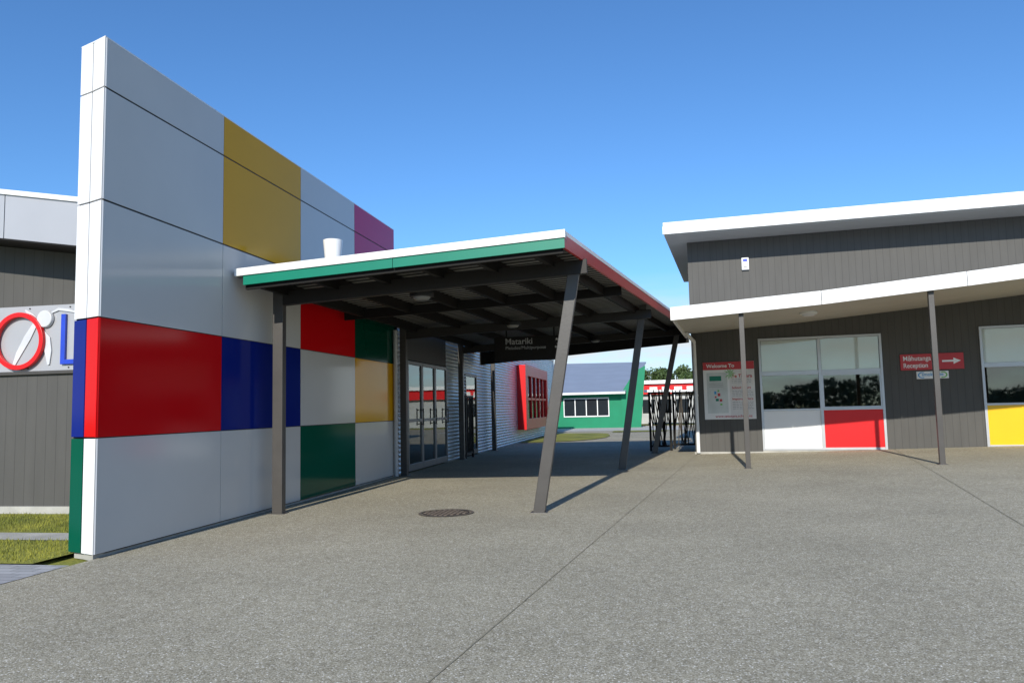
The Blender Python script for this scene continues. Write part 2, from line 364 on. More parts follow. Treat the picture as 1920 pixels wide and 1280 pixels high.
for a,b in [((-4.5,8.77),(-.80,8.91)),((-4.6,11.2),(-.52,11.8)),((-4.5,13.9),(-.09,14.9)),((-4.5,18.3),(.66,20.0))]:
    big=b[1] in (8.91,14.9,20.0)
    P(cn,'beam',MB().beam((a[0]-.1,a[1],ztop(*a)-.13-(.06 if big else 0)),(b[0]+.08,b[1],ztop(*b)-.12-(.06 if big else 0)),.10 if big else .06,.17 if big else .14),BEAMM if big else STEELD,.004)
P(cn,'edge_beam',MB().beam((-4.6,8.10,ztop(-4.6,8.12)-.10),(xr(8.12)-.05,8.10,ztop(xr(8.12)-.05,8.12)-.10),.05,.14),STEELD)
for x0,y0,w,d in [(-4.60,8.72,.13,.10),(-4.70,13.82,.12,.12),(-4.70,18.2,.12,.12),(-4.70,22.0,.12,.12)]:
    P(cn,'column',MB().box(x0,x0+w,y0,y0+d,-.01,ztop(x0,min(y0,20.6))-.12).box(x0-.03,x0+w+.03,y0-.03,y0+d+.03,-.01,.009),STEEL,.005)
for (fx,fy),(tx,tz) in [((-1.36,8.91),(-.86,2.93)),((-.66,14.9),(-.15,3.18)),((-.05,20.0),(.67,3.25))]:
    w=.068; d=.045
    mb=MB().hexa([(fx-w,fy-d,0),(fx+w,fy-d,0),(fx+w,fy+d,0),(fx-w,fy+d,0),(tx-w,fy-d,tz-.05),(tx+w,fy-d,tz-.05),(tx+w,fy+d,tz-.05),(tx-w,fy+d,tz-.05)])
    mb.box(fx-w-.03,fx+w+.03,fy-d-.03,fy+d+.03,-.01,.008)
    P(cn,'leaning_post',mb,STEEL,.006)
P(cn,'downpipe',MB().cyl((-4.69,13.55,.02),(-4.69,13.55,2.7),.04).cyl((-4.69,13.55,1.0),(-4.69,13.55,1.04),.047),mat('pipe_grey',(.45,.45,.44),.4),smooth=False)
mb=MB().cyl((-4.06,9.3,2.85),(-4.06,9.3,3.445),.07,.127,32)
P(cn,'vent_cowl',mb,WHITE,.004)
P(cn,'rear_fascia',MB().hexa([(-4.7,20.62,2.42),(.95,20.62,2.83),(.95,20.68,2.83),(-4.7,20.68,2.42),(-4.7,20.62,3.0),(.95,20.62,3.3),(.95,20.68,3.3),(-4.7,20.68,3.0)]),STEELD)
def lamp(x,y,z,lab):
    l=T('ceiling_lamp',lab,'lamp',(x,y,z),group='round lamps under the canopy roofs')
    P(l,'lamp_base',MB().cyl((x,y,z),(x,y,z-.05),.15,.15,28),BLACK,.006)
    P(l,'lamp_lens',MB().cyl((x,y,z-.05),(x,y,z-.09),.115,.08,28),LENS,.01,smooth=True)
lamp(-2.80,9.1,2.66,'black round bulkhead lamp under the canopy beam'); lamp(-2.42,13.3,2.72,'black round bulkhead lamp under the canopy beam'); lamp(-1.4,19.2,2.9,'black round bulkhead lamp under the canopy beam')
# hanging sign
K=15.6/19.96; YS=15.6
def kz(z): return 1.2+(z-1.2)*K
sg=T('hanging_sign','dark hanging sign with white lettering under the canopy','sign',(-3.2*K,YS,2.4))
P(sg,'sign_board',MB().box(-4.15*K,-2.22*K,YS+.01,YS+.05,kz(2.46),kz(3.10)),mat('sign_dark',(.014,.013,.012),.5,spec=.2),.004)
P(sg,'lettering',textmb(MB(),'Matariki',-3.84*K,YS+.002,kz(2.90),width=.72*K,bold=.012),DIMT)
P(sg,'lettering',textmb(MB(),'Pleiades/Multipurpose',-3.84*K,YS+.002,kz(2.765),width=1.08*K,bold=.0),DIMT)
mb=MB()
for sx,sz,r in [(-2.47,3.0,.035),(-2.36,2.94,.03),(-2.43,2.87,.04),(-2.33,2.82,.025),(-2.5,2.8,.03),(-2.41,2.75,.022)]:
    pts=[]
    for i in range(10):
        a=math.pi/2+i*math.pi/5; rr=r if i%2==0 else r*.42; pts.append((sx*K+rr*math.cos(a),YS+.002,kz(sz)+rr*math.sin(a)))
    mb.poly(pts)
P(sg,'star_emblem',mb,TEXTW,split=True)
P(sg,'bracket',MB().box(-3.0,-2.97,YS+.015,YS+.04,kz(3.10),2.88).box(-2.0,-1.97,YS+.015,YS+.04,kz(3.10),2.92),STEELD,split=True)
# ------------------------------------------------------------ hall building (left)
hb=T('school_hall','school hall with dark cladding and silver corrugated side wall','building',(-8,14,0))
def zf(x,hi): return (4.05 if hi else 3.44)+(x+7.88)*(-.165 if hi else -.15)
P(hb,'cladding_wall',MB().box(-16,-5.115,8.65,8.8,.10,1.78).box(-16,-5.115,8.70,8.8,1.78,3.28).prism([(-16,8.70,3.28),(-5.115,8.70,3.28),(-5.115,8.70,3.6),(-16,8.70,4.6)],(0,.1,0)),CLAD)
P(hb,'foundation',MB().box(-16,-5.115,8.62,8.8,-.02,.10),CONC)
P(hb,'ledge',MB().box(-16,-5.115,8.60,8.70,1.78,1.82),STEEL,.003)
mb=MB(); x=-13.0
while x<-5.2:
    x2=min(x+1.3,-5.2)
    mb.prism([(x+.006,8.0,zf(x,0)),(x2-.006,8.0,zf(x2,0)),(x2-.006,8.0-.0,zf(x2,1)-.06),(x+.006,8.0,zf(x,1)-.06)],(0,.03,0)); x=x2
P(hb,'fascia',mb,SILVER,split=True)
P(hb,'roof_edge',MB().prism([(-13,7.97,zf(-13,1)-.06),(-5.2,7.97,zf(-5.2,1)-.06),(-5.2,7.97,zf(-5.2,1)),(-13,7.97,zf(-13,1))],(0,.3,0)),WHITE)
P(hb,'soffit',MB().hexa([(-13,8.0,zf(-13,0)-.02),(-5.2,8.0,zf(-5.2,0)-.02),(-5.2,8.7,zf(-5.2,0)-.02),(-13,8.7,zf(-13,0)-.02),(-13,8.0,zf(-13,0)),(-5.2,8.0,zf(-5.2,0)),(-5.2,8.7,zf(-5.2,0)),(-13,8.7,zf(-13,0))]),STEELD)
P(hb,'roof',MB().hexa([(-13,8.03,4.75),(-5.2,8.03,3.52),(-5.2,14,3.52),(-13,14,4.75),(-13,8.03,4.8),(-5.2,8.03,3.56),(-5.2,14,3.56),(-13,14,4.8)]).box(-16,-4.83,14.0,37.2,3.46,3.56),GREYROOF)
def corr(mb,x,y0,y1,z0,z1,pitch=.085,amp=.011):
    k=len(mb.v); n=int((z1-z0)/(pitch/6)); 
    for i in range(n+1):
        z=z0+(z1-z0)*i/n; o=amp*math.sin(2*math.pi*z/pitch); mb.v+=[(x+o,y0,z),(x+o,y1,z)]
    for i in range(n): mb.f.append((k+2*i,k+2*i+1,k+2*i+3,k+2*i+2)); mb.m.append(0)
    return mb
XC=-4.80
wa,wb=26.9,32.6
mb=MB(); corr(mb,XC,14.0,14.45,.03,3.46); corr(mb,XC,17.45,19.3,.03,3.46); corr(mb,XC,19.3,20.6,2.15,3.46); corr(mb,XC,20.6,wa,.03,3.46); corr(mb,XC,wa,wb,.03,.5);corr(mb,XC,wa,wb,2.73,3.46); corr(mb,XC,wb,37.0,.03,3.46)
P(hb,'corrugated_wall',mb,GALV,smooth=True)
P(hb,'wall_base',MB().box(-4.9,-4.79,13.7,14.45,-.02,.03).box(-4.9,-4.79,17.45,37,-.02,.03),CONC)
P(hb,'corner_trim',MB().box(-4.86,-4.77,37.0,37.08,0,3.5).box(-4.86,-4.78,14.45,14.52,0,2.2),WHITE,split=True)
P(hb,'parapet_trim',MB().box(-4.86,-4.76,13.7,37.1,3.46,3.54),WHITE)
P(hb,'over_door_panel',MB().box(-4.86,-4.80,14.46,17.44,2.22,3.46),CLAD)
P(hb,'inner_wall',MB().box(-9.0,-8.9,13.7,37,0,3.45).box(-9,-4.86,13.62,13.69,0,3.45).box(-9,-4.86,36.95,36.99,0,3.45),INWALL,split=True)
P(hb,'floor',MB().box(-8.9,-4.86,13.7,36.9,-.01,.015),DARKIN)
for i,(a,b) in enumerate([(14.53,15.5),(15.5,16.47),(16.47,17.44)]):
    f=MB(); x0,x1=-4.83,-4.775
    f.box(x0,x1,a+.003,a+.06,.02,2.2).box(x0,x1,b-.06,b-.003,.02,2.2).box(x0,x1,a+.06,b-.06,2.13,2.2).box(x0,x1,a+.06,b-.06,.02,.15).box(x0,x1,a+.06,b-.06,.98,1.04)
    d=P(hb,'door',f,ALUD,.003,label='glazed aluminium door leaf')
    P(hb,'glass',MB().box(-4.805,-4.80,a+.06,b-.06,.15,2.13),GLASS,parent=d)
    P(hb,'handle',MB().cyl((-4.73,b-.11,.9),(-4.73,b-.11,1.25),.012).box(-4.78,-4.73,b-.116,b-.104,.92,.94).box(-4.78,-4.73,b-.116,b-.104,1.21,1.23),STEEL,parent=d)
d=P(hb,'door',MB().box(-4.84,-4.79,19.3,19.38,0,2.15).box(-4.84,-4.79,20.52,20.6,0,2.15).box(-4.84,-4.79,19.38,20.52,2.07,2.15).box(-4.84,-4.79,19.38,20.52,.0,.15),STEEL,label='dark framed side door')
P(hb,'glass',MB().box(-4.82,-4.815,19.38,20.52,.15,2.07),GLASS,parent=d)
f=MB(); a,b,z0,z1=wa,wb,.45,2.75; xi,xo=-4.86,-4.48
f.box(xi,xo,a,a+.5,z0,z1).box(xi,xo,b-.3,b,z0,z1).box(xi,xo,a+.5,b-.3,z1-.38,z1).box(xi,xo,a+.5,b-.3,z0,z0+.38)
wd=P(hb,'window',f,REDB,.005,label='window in a projecting red box frame')
f=MB(); 
for i in range(1,5):
    y=a+.5+(b-a-.8)*i/5; f.box(-4.55,-4.50,y-.06,y+.06,z0+.38,z1-.38)
f.box(-4.54,-4.51,a+.5,b-.3,1.5,1.58)
P(hb,'frame',f,REDB,parent=wd)
P(hb,'glass',MB().box(-4.56,-4.555,a+.5,b-.3,z0+.38,z1-.38),GLASSB,parent=wd)
P(hb,'blind',MB().box(-4.62,-4.615,a+.5,b-.3,z0+.38,z1-.38),BLIND,parent=wd)
# wall sign on hall
ws=T('wall_sign','silver wall sign with red ring, pale figure and blue shape','sign',(-8.1,8.6,2.2))
P(ws,'sign_panel',MB().box(-12,-5.3,8.66,8.697,1.825,2.68),SILVER,.004)
P(ws,'ring_emblem',MB().ring((-8.11,2.22),.375,.315,8.59,8.64),REDB,.004)
def stroke(mb,pts,y0,y1):
    L=[];Rr=[]
    for i,(x,z,w) in enumerate(pts):
        a=pts[max(0,i-1)];b=pts[min(len(pts)-1,i+1)]; d=Vector((b[0]-a[0],0,b[1]-a[1])).normalized(); c=(-d.z*w/2,d.x*w/2)
        L.append((x+c[0],y0,z+c[1]));Rr.append((x-c[0],y0,z-c[1]))
    mb.prism(L+Rr[::-1],(0,y1-y0,0)); return mb
P(ws,'figure_emblem',stroke(MB(),[(-8.24,1.85,.02),(-8.14,2.06,.08),(-8.02,2.26,.10),(-7.92,2.42,.07),(-7.88,2.50,.02)],8.645,8.655),FIGG,.002)
P(ws,'figure_emblem',stroke(MB(),[(-8.06,2.63,.02),(-7.97,2.55,.07),(-7.87,2.46,.07),(-7.80,2.42,.03)],8.642,8.652),FIGG,.002)
P(ws,'figure_emblem',stroke(MB(),[(-7.80,2.36,.03),(-7.73,2.24,.11),(-7.70,2.08,.10),(-7.69,1.90,.03)],8.641,8.654),FIGG,.002)
mb=MB(); mb.cyl((-7.745,8.65,2.50),(-7.745,8.61,2.50),.12,.108,32); P(ws,'head_emblem',mb,FIGG,.008)
P(ws,'figure_emblem',stroke(MB(),[(-7.66,2.58,.02),(-7.56,2.62,.035),(-7.42,2.60,.035),(-7.3,2.57,.02)],8.64,8.652),FIGG)
P(ws,'letter_emblem',MB().box(-7.50,-7.435,8.62,8.655,1.90,2.55).box(-7.435,-7.2,8.62,8.655,1.90,1.96),BLUEL,.004)
mb=MB()
for x in (-8.6,-8.0,-7.4,-6.8):
    for z in (1.86,2.645): mb.cyl((x,8.66,z),(x,8.652,z),.009)
P(ws,'fixing',mb,STEELD,split=True)
# ------------------------------------------------------------ reception building (rotated frame)
V=19.4
rb=T('reception_building','single storey reception with dark grooved walls and white roof edge','building',(3,V,0),R=True)
UR=11.0; z0=.05
wins=[(.57,3.29,.075,2.745),(5.30,8.02,.11,2.80)]
mb=MB(); th=.12
segs=[(-1.0,.57),(3.29,5.30),(8.02,UR)]
for a,b in segs: mb.box(a,b,V,V+th,z0,2.9)
for a,b,c,d in wins: mb.box(a,b,V,V+th,d,2.9); 
mb.box(-1.0,UR,V,V+th,2.9,5.23)
mb.box(-1.0,-.88,V+th,25.2,z0,5.23).box(UR-.12,UR,V+th,25.2,z0,5.23).box(-1.0,UR,25.2,25.32,z0,5.23)
P(rb,'wall',mb,CLAD)
mb=MB().box(-1.02,UR,V-.03,V+.1,-.1,.05); mb.box(.57,3.29,V-.02,V+.1,.05,.07).box(5.3,8.02,V-.02,V+.1,.05,.105)
P(rb,'foundation',mb,CONC)
P(rb,'floor',MB().box(-.88,UR-.12,V+.12,25.2,0,.06),DARKIN)
P(rb,'ceiling',MB().box(-.88,UR-.12,V+.12,25.2,2.95,3.0),INWALL)
P(rb,'inner_wall',MB().box(-.88,UR-.12,23.4,23.5,.06,2.95),INWALL)
P(rb,'roof',MB().hexa([(-1.49,18.36,5.30),(UR+.5,18.36,5.30),(UR+.5,25.8,5.30),(-1.49,25.8,5.30),(-1.49,18.36,5.55),(UR+.5,18.36,5.55),(UR+.5,25.8,5.50),(-1.49,25.8,5.50)]),WHITE,.008,label='white edged overhanging flat roof')
P(rb,'soffit',MB().box(-1.47,UR+.4,18.42,25.7,5.235,5.30),SOFFIT)
P(rb,'fascia',MB().box(-1.5,UR+.5,18.34,18.40,5.262,5.45),WHITE,.004)
top=[(-1.13,3.055),(1.57,3.20),(4.78,3.45),(UR,3.98)]
def vz(u):
    for (a,za),(b,zb) in zip(top,top[1:]):
        if u<=b: return za+(zb-za)*(u-a)/(b-a)
    return top[-1][1]
f=MB(); s=MB(); rf=MB()
for a,b in [(-1.13,1.57),(1.57,3.93),(3.93,6.4),(6.4,8.8),(8.8,UR)]:
    za,zb=vz(a),vz(b)
    f.prism([(a+.005,14.78,za-.25),(b-.005,14.78,zb-.25),(b-.005,14.78,zb),(a+.005,14.78,za)],(0,.05,0))
for a,b in zip([-1.13,1.57,4.78],[1.57,4.78,UR]):
    za,zb=vz(a),vz(b); bk=.09
    s.hexa([(a,14.83,za-.20),(b,14.83,zb-.20),(b,V,zb-.20+bk),(a,V,za-.20+bk),(a,14.83,za-.17),(b,14.83,zb-.17),(b,V,zb-.17+bk),(a,V,za-.17+bk)])
    rf.hexa([(a,14.83,za-.03),(b,14.83,zb-.03),(b,V,zb+.15),(a,V,za+.15),(a,14.83,za-.008),(b,14.83,zb-.008),(b,V,zb+.17),(a,V,za+.17)])
f.box(-1.13,-1.09,14.83,V,2.84,3.05)
vr=P(rb,'verandah_roof',rf,GREYROOF)
P(rb,'fascia',f,WHITE,.003,parent=vr,label='white segmented verandah fascia',split=True)
P(rb,'soffit',s,SOFFIT,parent=vr)
for u in (.165,3.38,6.6):
    X,Y,_=fw((u,14.95,0),True); b=gh(X,Y)-.01
    P(rb,'verandah_post',MB().box(u-.045,u+.045,14.9,14.99,b,vz(u)-.18).box(u-.075,u+.075,14.87,15.02,b,b+.018),STEEL,.004)
P(rb,'downpipe',MB().cyl((-.93,V-.07,.03),(-.93,V-.07,2.75),.045).cyl((-.93,V-.07,2.75),(-1.05,V-.9,2.86),.045).cyl((-.93,V-.07,1.4),(-.93,V-.07,1.45),.052),WHITE)
def window(a,b,c,d,inf):
    F=MB(); y0,y1=V-.035,V+.06; m=.055; mid=(a+b)/2
    ht=c+.995; t1=c+1.77
    F.box(a,a+m,y0,y1,c,d).box(b-m,b,y0,y1,c,d).box(a+m,b-m,y0,y1,d-m,d).box(a+m,b-m,y0,y1,c,c+m).box(mid-.035,mid+.035,y0,y1,c+m,d-m)
    for p,q in ((a+m,mid-.035),(mid+.035,b-m)): F.box(p,q,y0,y1,ht-.07,ht-.02).box(p,q,y0+.003,y1,t1,t1+.10)
    w=P(rb,'window',F,ALU,.003)
    for i,(p,q) in enumerate(((a+m,mid-.035),(mid+.035,b-m))):
        P(rb,'infill_panel',MB().box(p,q,V-.012,V+.03,c+m,ht-.07),inf[i],parent=w)
        P(rb,'glass',MB().box(p,q,V+.01,V+.016,ht-.02,t1),GLASS,parent=w)
        P(rb,'glass',MB().box(p,q,V-.006,V-.002,t1+.10,d-m),GLASSB,parent=w)
        P(rb,'blind',MB().box(p+.01,q-.01,V+.004,V+.008,t1+.10,d-.06).cyl((p+.01,V+.02,t1+.12),(q-.01,V+.02,t1+.12),.008),BLIND,parent=w)
        if i==1: P(rb,'sash',MB().box(p,p+.03,V-.02,V+.009,ht-.02,t1).box(q-.03,q,V-.02,V+.009,ht-.02,t1).box(p+.03,q-.03,V-.02,V+.009,ht-.02,ht+.01).box(p+.03,q-.03,V-.02,V+.009,t1-.03,t1),ALU,parent=w)
window(*wins[0],(INFW,REDB)); window(*wins[1],(INFY,INFY))
al=T('alarm_box','white alarm siren box on the dark upper wall','alarm',(.37,V,4.6),R=True)
P(al,'casing',MB().box(.285,.455,V-.07,V,4.44,4.74),WHITE,.012)
P(al,'lens',MB().box(.32,.42,V-.078,V-.07,4.64,4.71),BLUEL,.003)
P(al,'label_plate',MB().box(.33,.41,V-.074,V-.07,4.50,4.53),TEXTG)
vl=T('ceiling_lamp','white round lamp under the verandah soffit','lamp',(1.5,16.6,3.04),R=True,group='round lamps under the canopy roofs')
P(vl,'lamp_base',MB().cyl((1.5,16.6,3.03),(1.5,16.6,2.98),.17,.17,28),WHITE,.006); P(vl,'lamp_lens',MB().cyl((1.5,16.6,2.98),(1.5,16.6,2.94),.14,.1,28),FIGG,.01)
rs=T('reception_sign','red reception sign with white lettering and arrow on wall','sign',(4.3,V-.03,2.05),R=True)
P(rs,'sign_board',MB().box(3.66,4.96,V-.03,V-.004,1.87,2.235),SIGNRED,.004)
P(rs,'lettering',textmb(MB(),'Māhutanga',3.725,V-.033,2.085,width=.57,height=.105,bold=.012),TEXTW)
P(rs,'lettering',textmb(MB(),'Reception',3.725,V-.033,1.925,width=.50,height=.105,bold=.012),TEXTW)
mb=MB().poly([(4.52,V-.033,2.035),(4.75,V-.033,2.035),(4.75,V-.033,1.985),(4.90,V-.033,2.055),(4.75,V-.033,2.125),(4.75,V-.033,2.075),(4.52,V-.033,2.075)]); P(rs,'arrow',mb,TEXTW)
ls=T('logo_plaque','small white plaque with blue and green logo','sign',(4.3,V-.02,1.75),R=True)
P(ls,'plaque',MB().box(3.98,4.64,V-.02,V-.004,1.665,1.835),SIGNW,.02)
for c,sgn,m in ((4.10,1,SKYB),(4.52,-1,LOGOG)):
    o_=[(c+sgn*1.3*.07*math.cos(math.pi*(.35+i/14*1.3)),V-.024,1.75+.07*math.sin(math.pi*(.35+i/14*1.3))) for i in range(15)]
    i_=[(c+sgn*1.3*.05*math.cos(math.pi*(.35+i/14*1.3)),V-.024,1.75+.05*math.sin(math.pi*(.35+i/14*1.3))) for i in range(15)]
    q=MB(); q.v=o_+i_
    for i in range(14): q.f.append((i,i+1,16+i,15+i)); q.m.append(0)
    P(ls,'emblem',q,m)
P(ls,'lettering',textmb(MB(),'smokefree',4.09,V-.025,1.73,width=.44,bold=.012),SKYB)
wl=T('welcome_sign','white welcome board with red header, map and phone details','sign',(-.14,V-.03,1.5),R=True)
Ys=V-.034; a,b=-.745,.455
P(wl,'sign_board',MB().box(a,b,V-.03,V-.004,.83,2.22),SIGNW,.004)
P(wl,'header',MB().box(a+.002,b-.002,V-.033,V-.03,2.03,2.218),SIGNRED)
P(wl,'lettering',textmb(MB(),'Welcome To',a+.08,V-.036,2.085,width=.66,bold=.02),TEXTW)
P(wl,'side_panel',MB().box(-.13,b-.002,V-.0325,V-.03,.84,2.03),mat('sign_pale',(.72,.70,.68),.5))
for s_,x_,z_,w_,bo in [('Te Totara',-.08,1.83,.48,.02),('School Hours',-.08,1.56,.44,.016),("Important No's",-.08,1.29,.48,.016),('www.tetotara.school.nz',a+.25,.875,.86,.008)]:
    P(wl,'lettering',textmb(MB(),s_,x_,Ys-.002,z_,width=w_,bold=bo),TEXTR)
mb=MB()
for z in [1.79,1.75,1.71]+[1.51,1.47,1.43,1.39]+[1.24,1.20,1.16,1.12,1.08]:
    x=-.08
    while x<.38:
        w=random.uniform(.03,.09); mb.box(x,min(x+w,.41),Ys,Ys+.001,z-.005,z+.005); x+=w+.015
P(wl,'small_print',mb,TEXTG)
P(wl,'site_map',MB().box(a+.08,-.18,Ys+.001,Ys+.0035,.98,1.96),mat('map_grey',(.60,.64,.62),.5))
mats4=[LOGOG,SKYB,SIGNRED,GREENF]
for x0,x1,zz0,zz1,m in [(-.60,-.32,1.76,1.88,3),(-.50,-.45,1.44,1.51,1),(-.42,-.36,1.39,1.46,2),(-.47,-.40,1.27,1.33,3),(-.38,-.32,1.26,1.32,2),(-.42,-.38,1.50,1.54,0),(-.37,-.32,1.17,1.21,0),(-.49,-.45,1.35,1.39,2)]:
    P(wl,'map_block',MB().box(x0,x1,Ys-.001,Ys+.001,zz0,zz1),mats4[m])
mb=MB()
for z in (1.70,1.66,1.62): mb.box(-.62,-.28,Ys-.001,Ys+.001,z-.004,z+.004)
P(wl,'map_key',mb,TEXTG)
mb=MB()
for i in range(9):
    an=math.radians(-60+i*36); cx,cz=-.12,1.93; dx,dz=math.sin(an),math.cos(an)
    mb.poly([(cx,Ys-.003,cz),(cx+dx*.07-dz*.012,Ys-.003,cz+dz*.07+dx*.012),(cx+dx*.15,Ys-.003,cz+dz*.15),(cx+dx*.07+dz*.012,Ys-.003,cz+dz*.07-dx*.012)])
P(wl,'leaf_emblem',mb,LOGOG)
# person seated inside at a desk
pr=T('person','seated person with dark hair and blue shirt at reception desk','person',(.95,20.9,.06),R=True)
def skinbody():
    me=bpy.data.meshes.new('body')
    vs=[(0,0,.55),(0,0,.75),(0,-.02,.98),(0,-.02,1.10),(0,-.04,1.17),(.18,-.02,1.06),(.24,-.08,.83),(.16,-.32,.80),(.14,-.42,.79),(-.18,-.02,1.06),(-.24,-.08,.83),(-.16,-.32,.80),(-.14,-.42,.79),(.1,-.02,.52),(.12,-.42,.52),(.12,-.42,.1),(.12,-.56,.06),(-.1,-.02,.52),(-.12,-.42,.52),(-.12,-.42,.1),(-.12,-.56,.06)]
    ed=[(0,1),(1,2),(2,3),(3,4),(2,5),(5,6),(6,7),(7,8),(2,9),(9,10),(10,11),(11,12),(0,13),(13,14),(14,15),(15,16),(0,17),(17,18),(18,19),(19,20)]
    rad=[.16,.14,.14,.055,.05,.07,.05,.035,.025,.07,.05,.035,.025,.09,.07,.045,.04,.09,.07,.045,.04]
    me.from_pydata([(v[0],v[1],v[2]) for v in vs],ed,[]); me.materials.append(SHIRT)
    o=bpy.data.objects.new('body',me); scene.collection.objects.link(o)
    m=o.modifiers.new('s','SKIN'); 
    for i,r in enumerate(rad): me.skin_vertices[0].data[i].radius=(r,r*.8)
    me.skin_vertices[0].data[0].use_root=True
    o.modifiers.new('ss','SUBSURF').levels=1; o.modifiers['ss'].render_levels=2
    return o
try:
    bo=skinbody(); bo.parent=pr.o
except Exception as ex: print('skin fail',ex)
def ell(mb,c,r,n=16,k=12,m=0,zmin=-1):
    b=len(mb.v)
    for i in range(k+1):
        ph=math.pi*i/k; z=max(zmin,math.cos(ph))
        for j in range(n):
            a=2*math.pi*j/n; mb.v.append((c[0]+r[0]*math.sin(ph)*math.cos(a),c[1]+r[1]*math.sin(ph)*math.sin(a),c[2]+r[2]*z))
    for i in range(k):
        for j in range(n): mb.f.append((b+i*n+j,b+i*n+(j+1)%n,b+(i+1)*n+(j+1)%n,b+(i+1)*n+j)); mb.m.append(m)
ox,oy,oz=.95,20.9,.06
hm=MB(); ell(hm,(ox,oy-.05,oz+1.29),(.078,.095,.115)); hm.prism([(ox-.012,oy-.14,oz+1.26),(ox+.012,oy-.14,oz+1.26),(ox,oy-.14,oz+1.30)],(0,-.02,-.004))
ell(hm,(ox-.08,oy-.04,oz+1.28),(.012,.02,.03),8,6); ell(hm,(ox+.08,oy-.04,oz+1.28),(.012,.02,.03),8,6)
P(pr,'head',hm,SKIN,smooth=True)
hh=MB(); ell(hh,(ox,oy-.025,oz+1.325),(.092,.1,.105),zmin=-.5); ell(hh,(ox,oy+.03,oz+1.22),(.085,.05,.13)); P(pr,'hair',hh,HAIR,smooth=True)
dk=T('reception_desk','pale timber reception desk behind the window','desk',(1.6,20.3,.06),R=True)
P(dk,'desk_top',MB().box(.5,3.1,20.1,20.7,.78,.82),WOOD,.005); P(dk,'desk_panel',MB().box(.55,3.05,20.15,20.19,.06,.78),WOOD)
mo=T('computer_monitor','dark computer monitor standing on the reception desk','monitor',(1.7,20.4,.82),R=True)
P(mo,'screen',MB().box(1.45,1.95,20.36,20.39,.92,1.24),BLACK,.005); P(mo,'stand',MB().box(1.66,1.74,20.39,20.42,.83,1.0).box(1.58,1.82,20.32,20.5,.82,.835),BLACK)
# ------------------------------------------------------------ manhole
mh=T('manhole_cover','round dark cast iron manhole cover set in the pavement','manhole cover',(-2.45,8.82,0))
P(mh,'cover',MB().cyl((-2.45,8.82,-.01),(-2.45,8.82,.007),.275,.275,48),IRON)
q=MB()
for i in range(48):
    a0=2*math.pi*i/48; q.v+=[(-2.45+r*math.cos(a0),8.82+r*math.sin(a0),.009) for r in (.288,.325)]
for i in range(48): j=(i+1)%48; q.f.append((2*i,2*i+1,2*j+1,2*j)); q.m.append(0)
P(mh,'rim',q,mat('rim_iron',(.15,.125,.10),.7,0,.3,12))
mb=MB()
for i in range(-4,5):
    for j in range(-4,5):
        if i*i+j*j<18: mb.box(-2.45+i*.058-.018,-2.45+i*.058+.018,8.82+j*.058-.018,8.82+j*.058+.018,.006,.014)
P(mh,'tread',mb,mat('worn_iron',(.14,.11,.085),.6,.1,.3,20))
# ------------------------------------------------------------ gates
def gate(x0,x1,y,label,n,col,seed):
    random.seed(seed)
    t=T('steel_gate',label,'gate',((x0+x1)/2,y,0),group='dark steel gates of leaning bars')
    h=1.56
    mb=MB().box(x0,x0+.06,y-.03,y+.03,0,h).box(x1-.06,x1,y-.03,y+.03,0,h).box(x0+.06,x1-.06,y-.02,y+.02,h-.05,h).box(x0+.06,x1-.06,y-.02,y+.02,.1,.15)
    P(t,'gate_frame',mb,STEELD)
    for i in range(n):
        a=x0+.06+(x1-x0-.12)*(i+.5)/n; l=random.uniform(-.14,.14); yy=y+random.uniform(-.03,.03)
        P(t,'gate_bar',MB().cyl((a-l,yy,.12),(a+l,yy,h+random.uniform(-.1,.08)),.015,.015,6),col)
BARB=mat('bar_brown',(.08,.068,.056),.5)
gate(-.17,.42,20.9,'dark steel gate with crowded leaning bars',14,STEELD,3)
gate(.47,1.12,21.6,'dark steel gate with crowded leaning bars',16,BARB,5)
t=T('steel_gate','narrow dark gate standing open against corrugated wall','gate',(-4.6,18.6,0),group='dark steel gates of leaning bars')
P(t,'gate_frame',MB().box(-4.62,-4.57,17.9+.5,18.46,0,1.56).box(-4.62,-4.57,19.15,19.21,0,1.56).box(-4.61,-4.58,18.46,19.15,1.5,1.55).box(-4.61,-4.58,18.46,19.15,.1,.15),STEELD)
for i in range(9): P(t,'gate_bar',MB().cyl((-4.595,18.48+i*.08,.1),(-4.595,18.46+i*.08+random.uniform(-.05,.08),1.55),.012,.012,6),STEELD)
# ------------------------------------------------------------ far classrooms
FG=mat('far_glass',(.02,.025,.03),.08)
gb=T('green_classroom','low green classroom block with pale grey sloping roof','building',(-3,46,0))
P(gb,'wall',MB().box(-12,-1.85,44,44.15,0,1.93).box(-2.0,-1.85,44.15,54,0,1.93),GREENW)
P(gb,'end_fin',MB().prism([(-1.85,43.9,0),(-.80,43.9,0),(-.45,43.9,3.46),(-1.05,43.9,3.15),(-1.85,43.9,1.95)],(0,.2,0)),GREENW)
P(gb,'roof',MB().hexa([(-12,43.4,1.93),(-1.6,43.4,1.93),(-.5,56,4.25),(-12,56,4.35),(-12,43.4,2.02),(-1.6,43.4,2.02),(-.5,56,4.34),(-12,56,4.44)]),GREYROOF)
P(gb,'gutter',MB().box(-12,-1.6,43.3,43.4,1.90,2.02),WHITE)
f=MB().box(-5.15,-2.55,43.95,44.0,1.66,1.72).box(-5.15,-2.55,43.95,44,.64,.70)
for i in range(5): x=-5.15+i*.6375; f.box(x,x+.05,43.95,44,.70,1.66)
w=P(gb,'window',f,WHITE); P(gb,'glass',MB().box(-5.1,-2.6,43.97,43.99,.70,1.66),FG,parent=w)
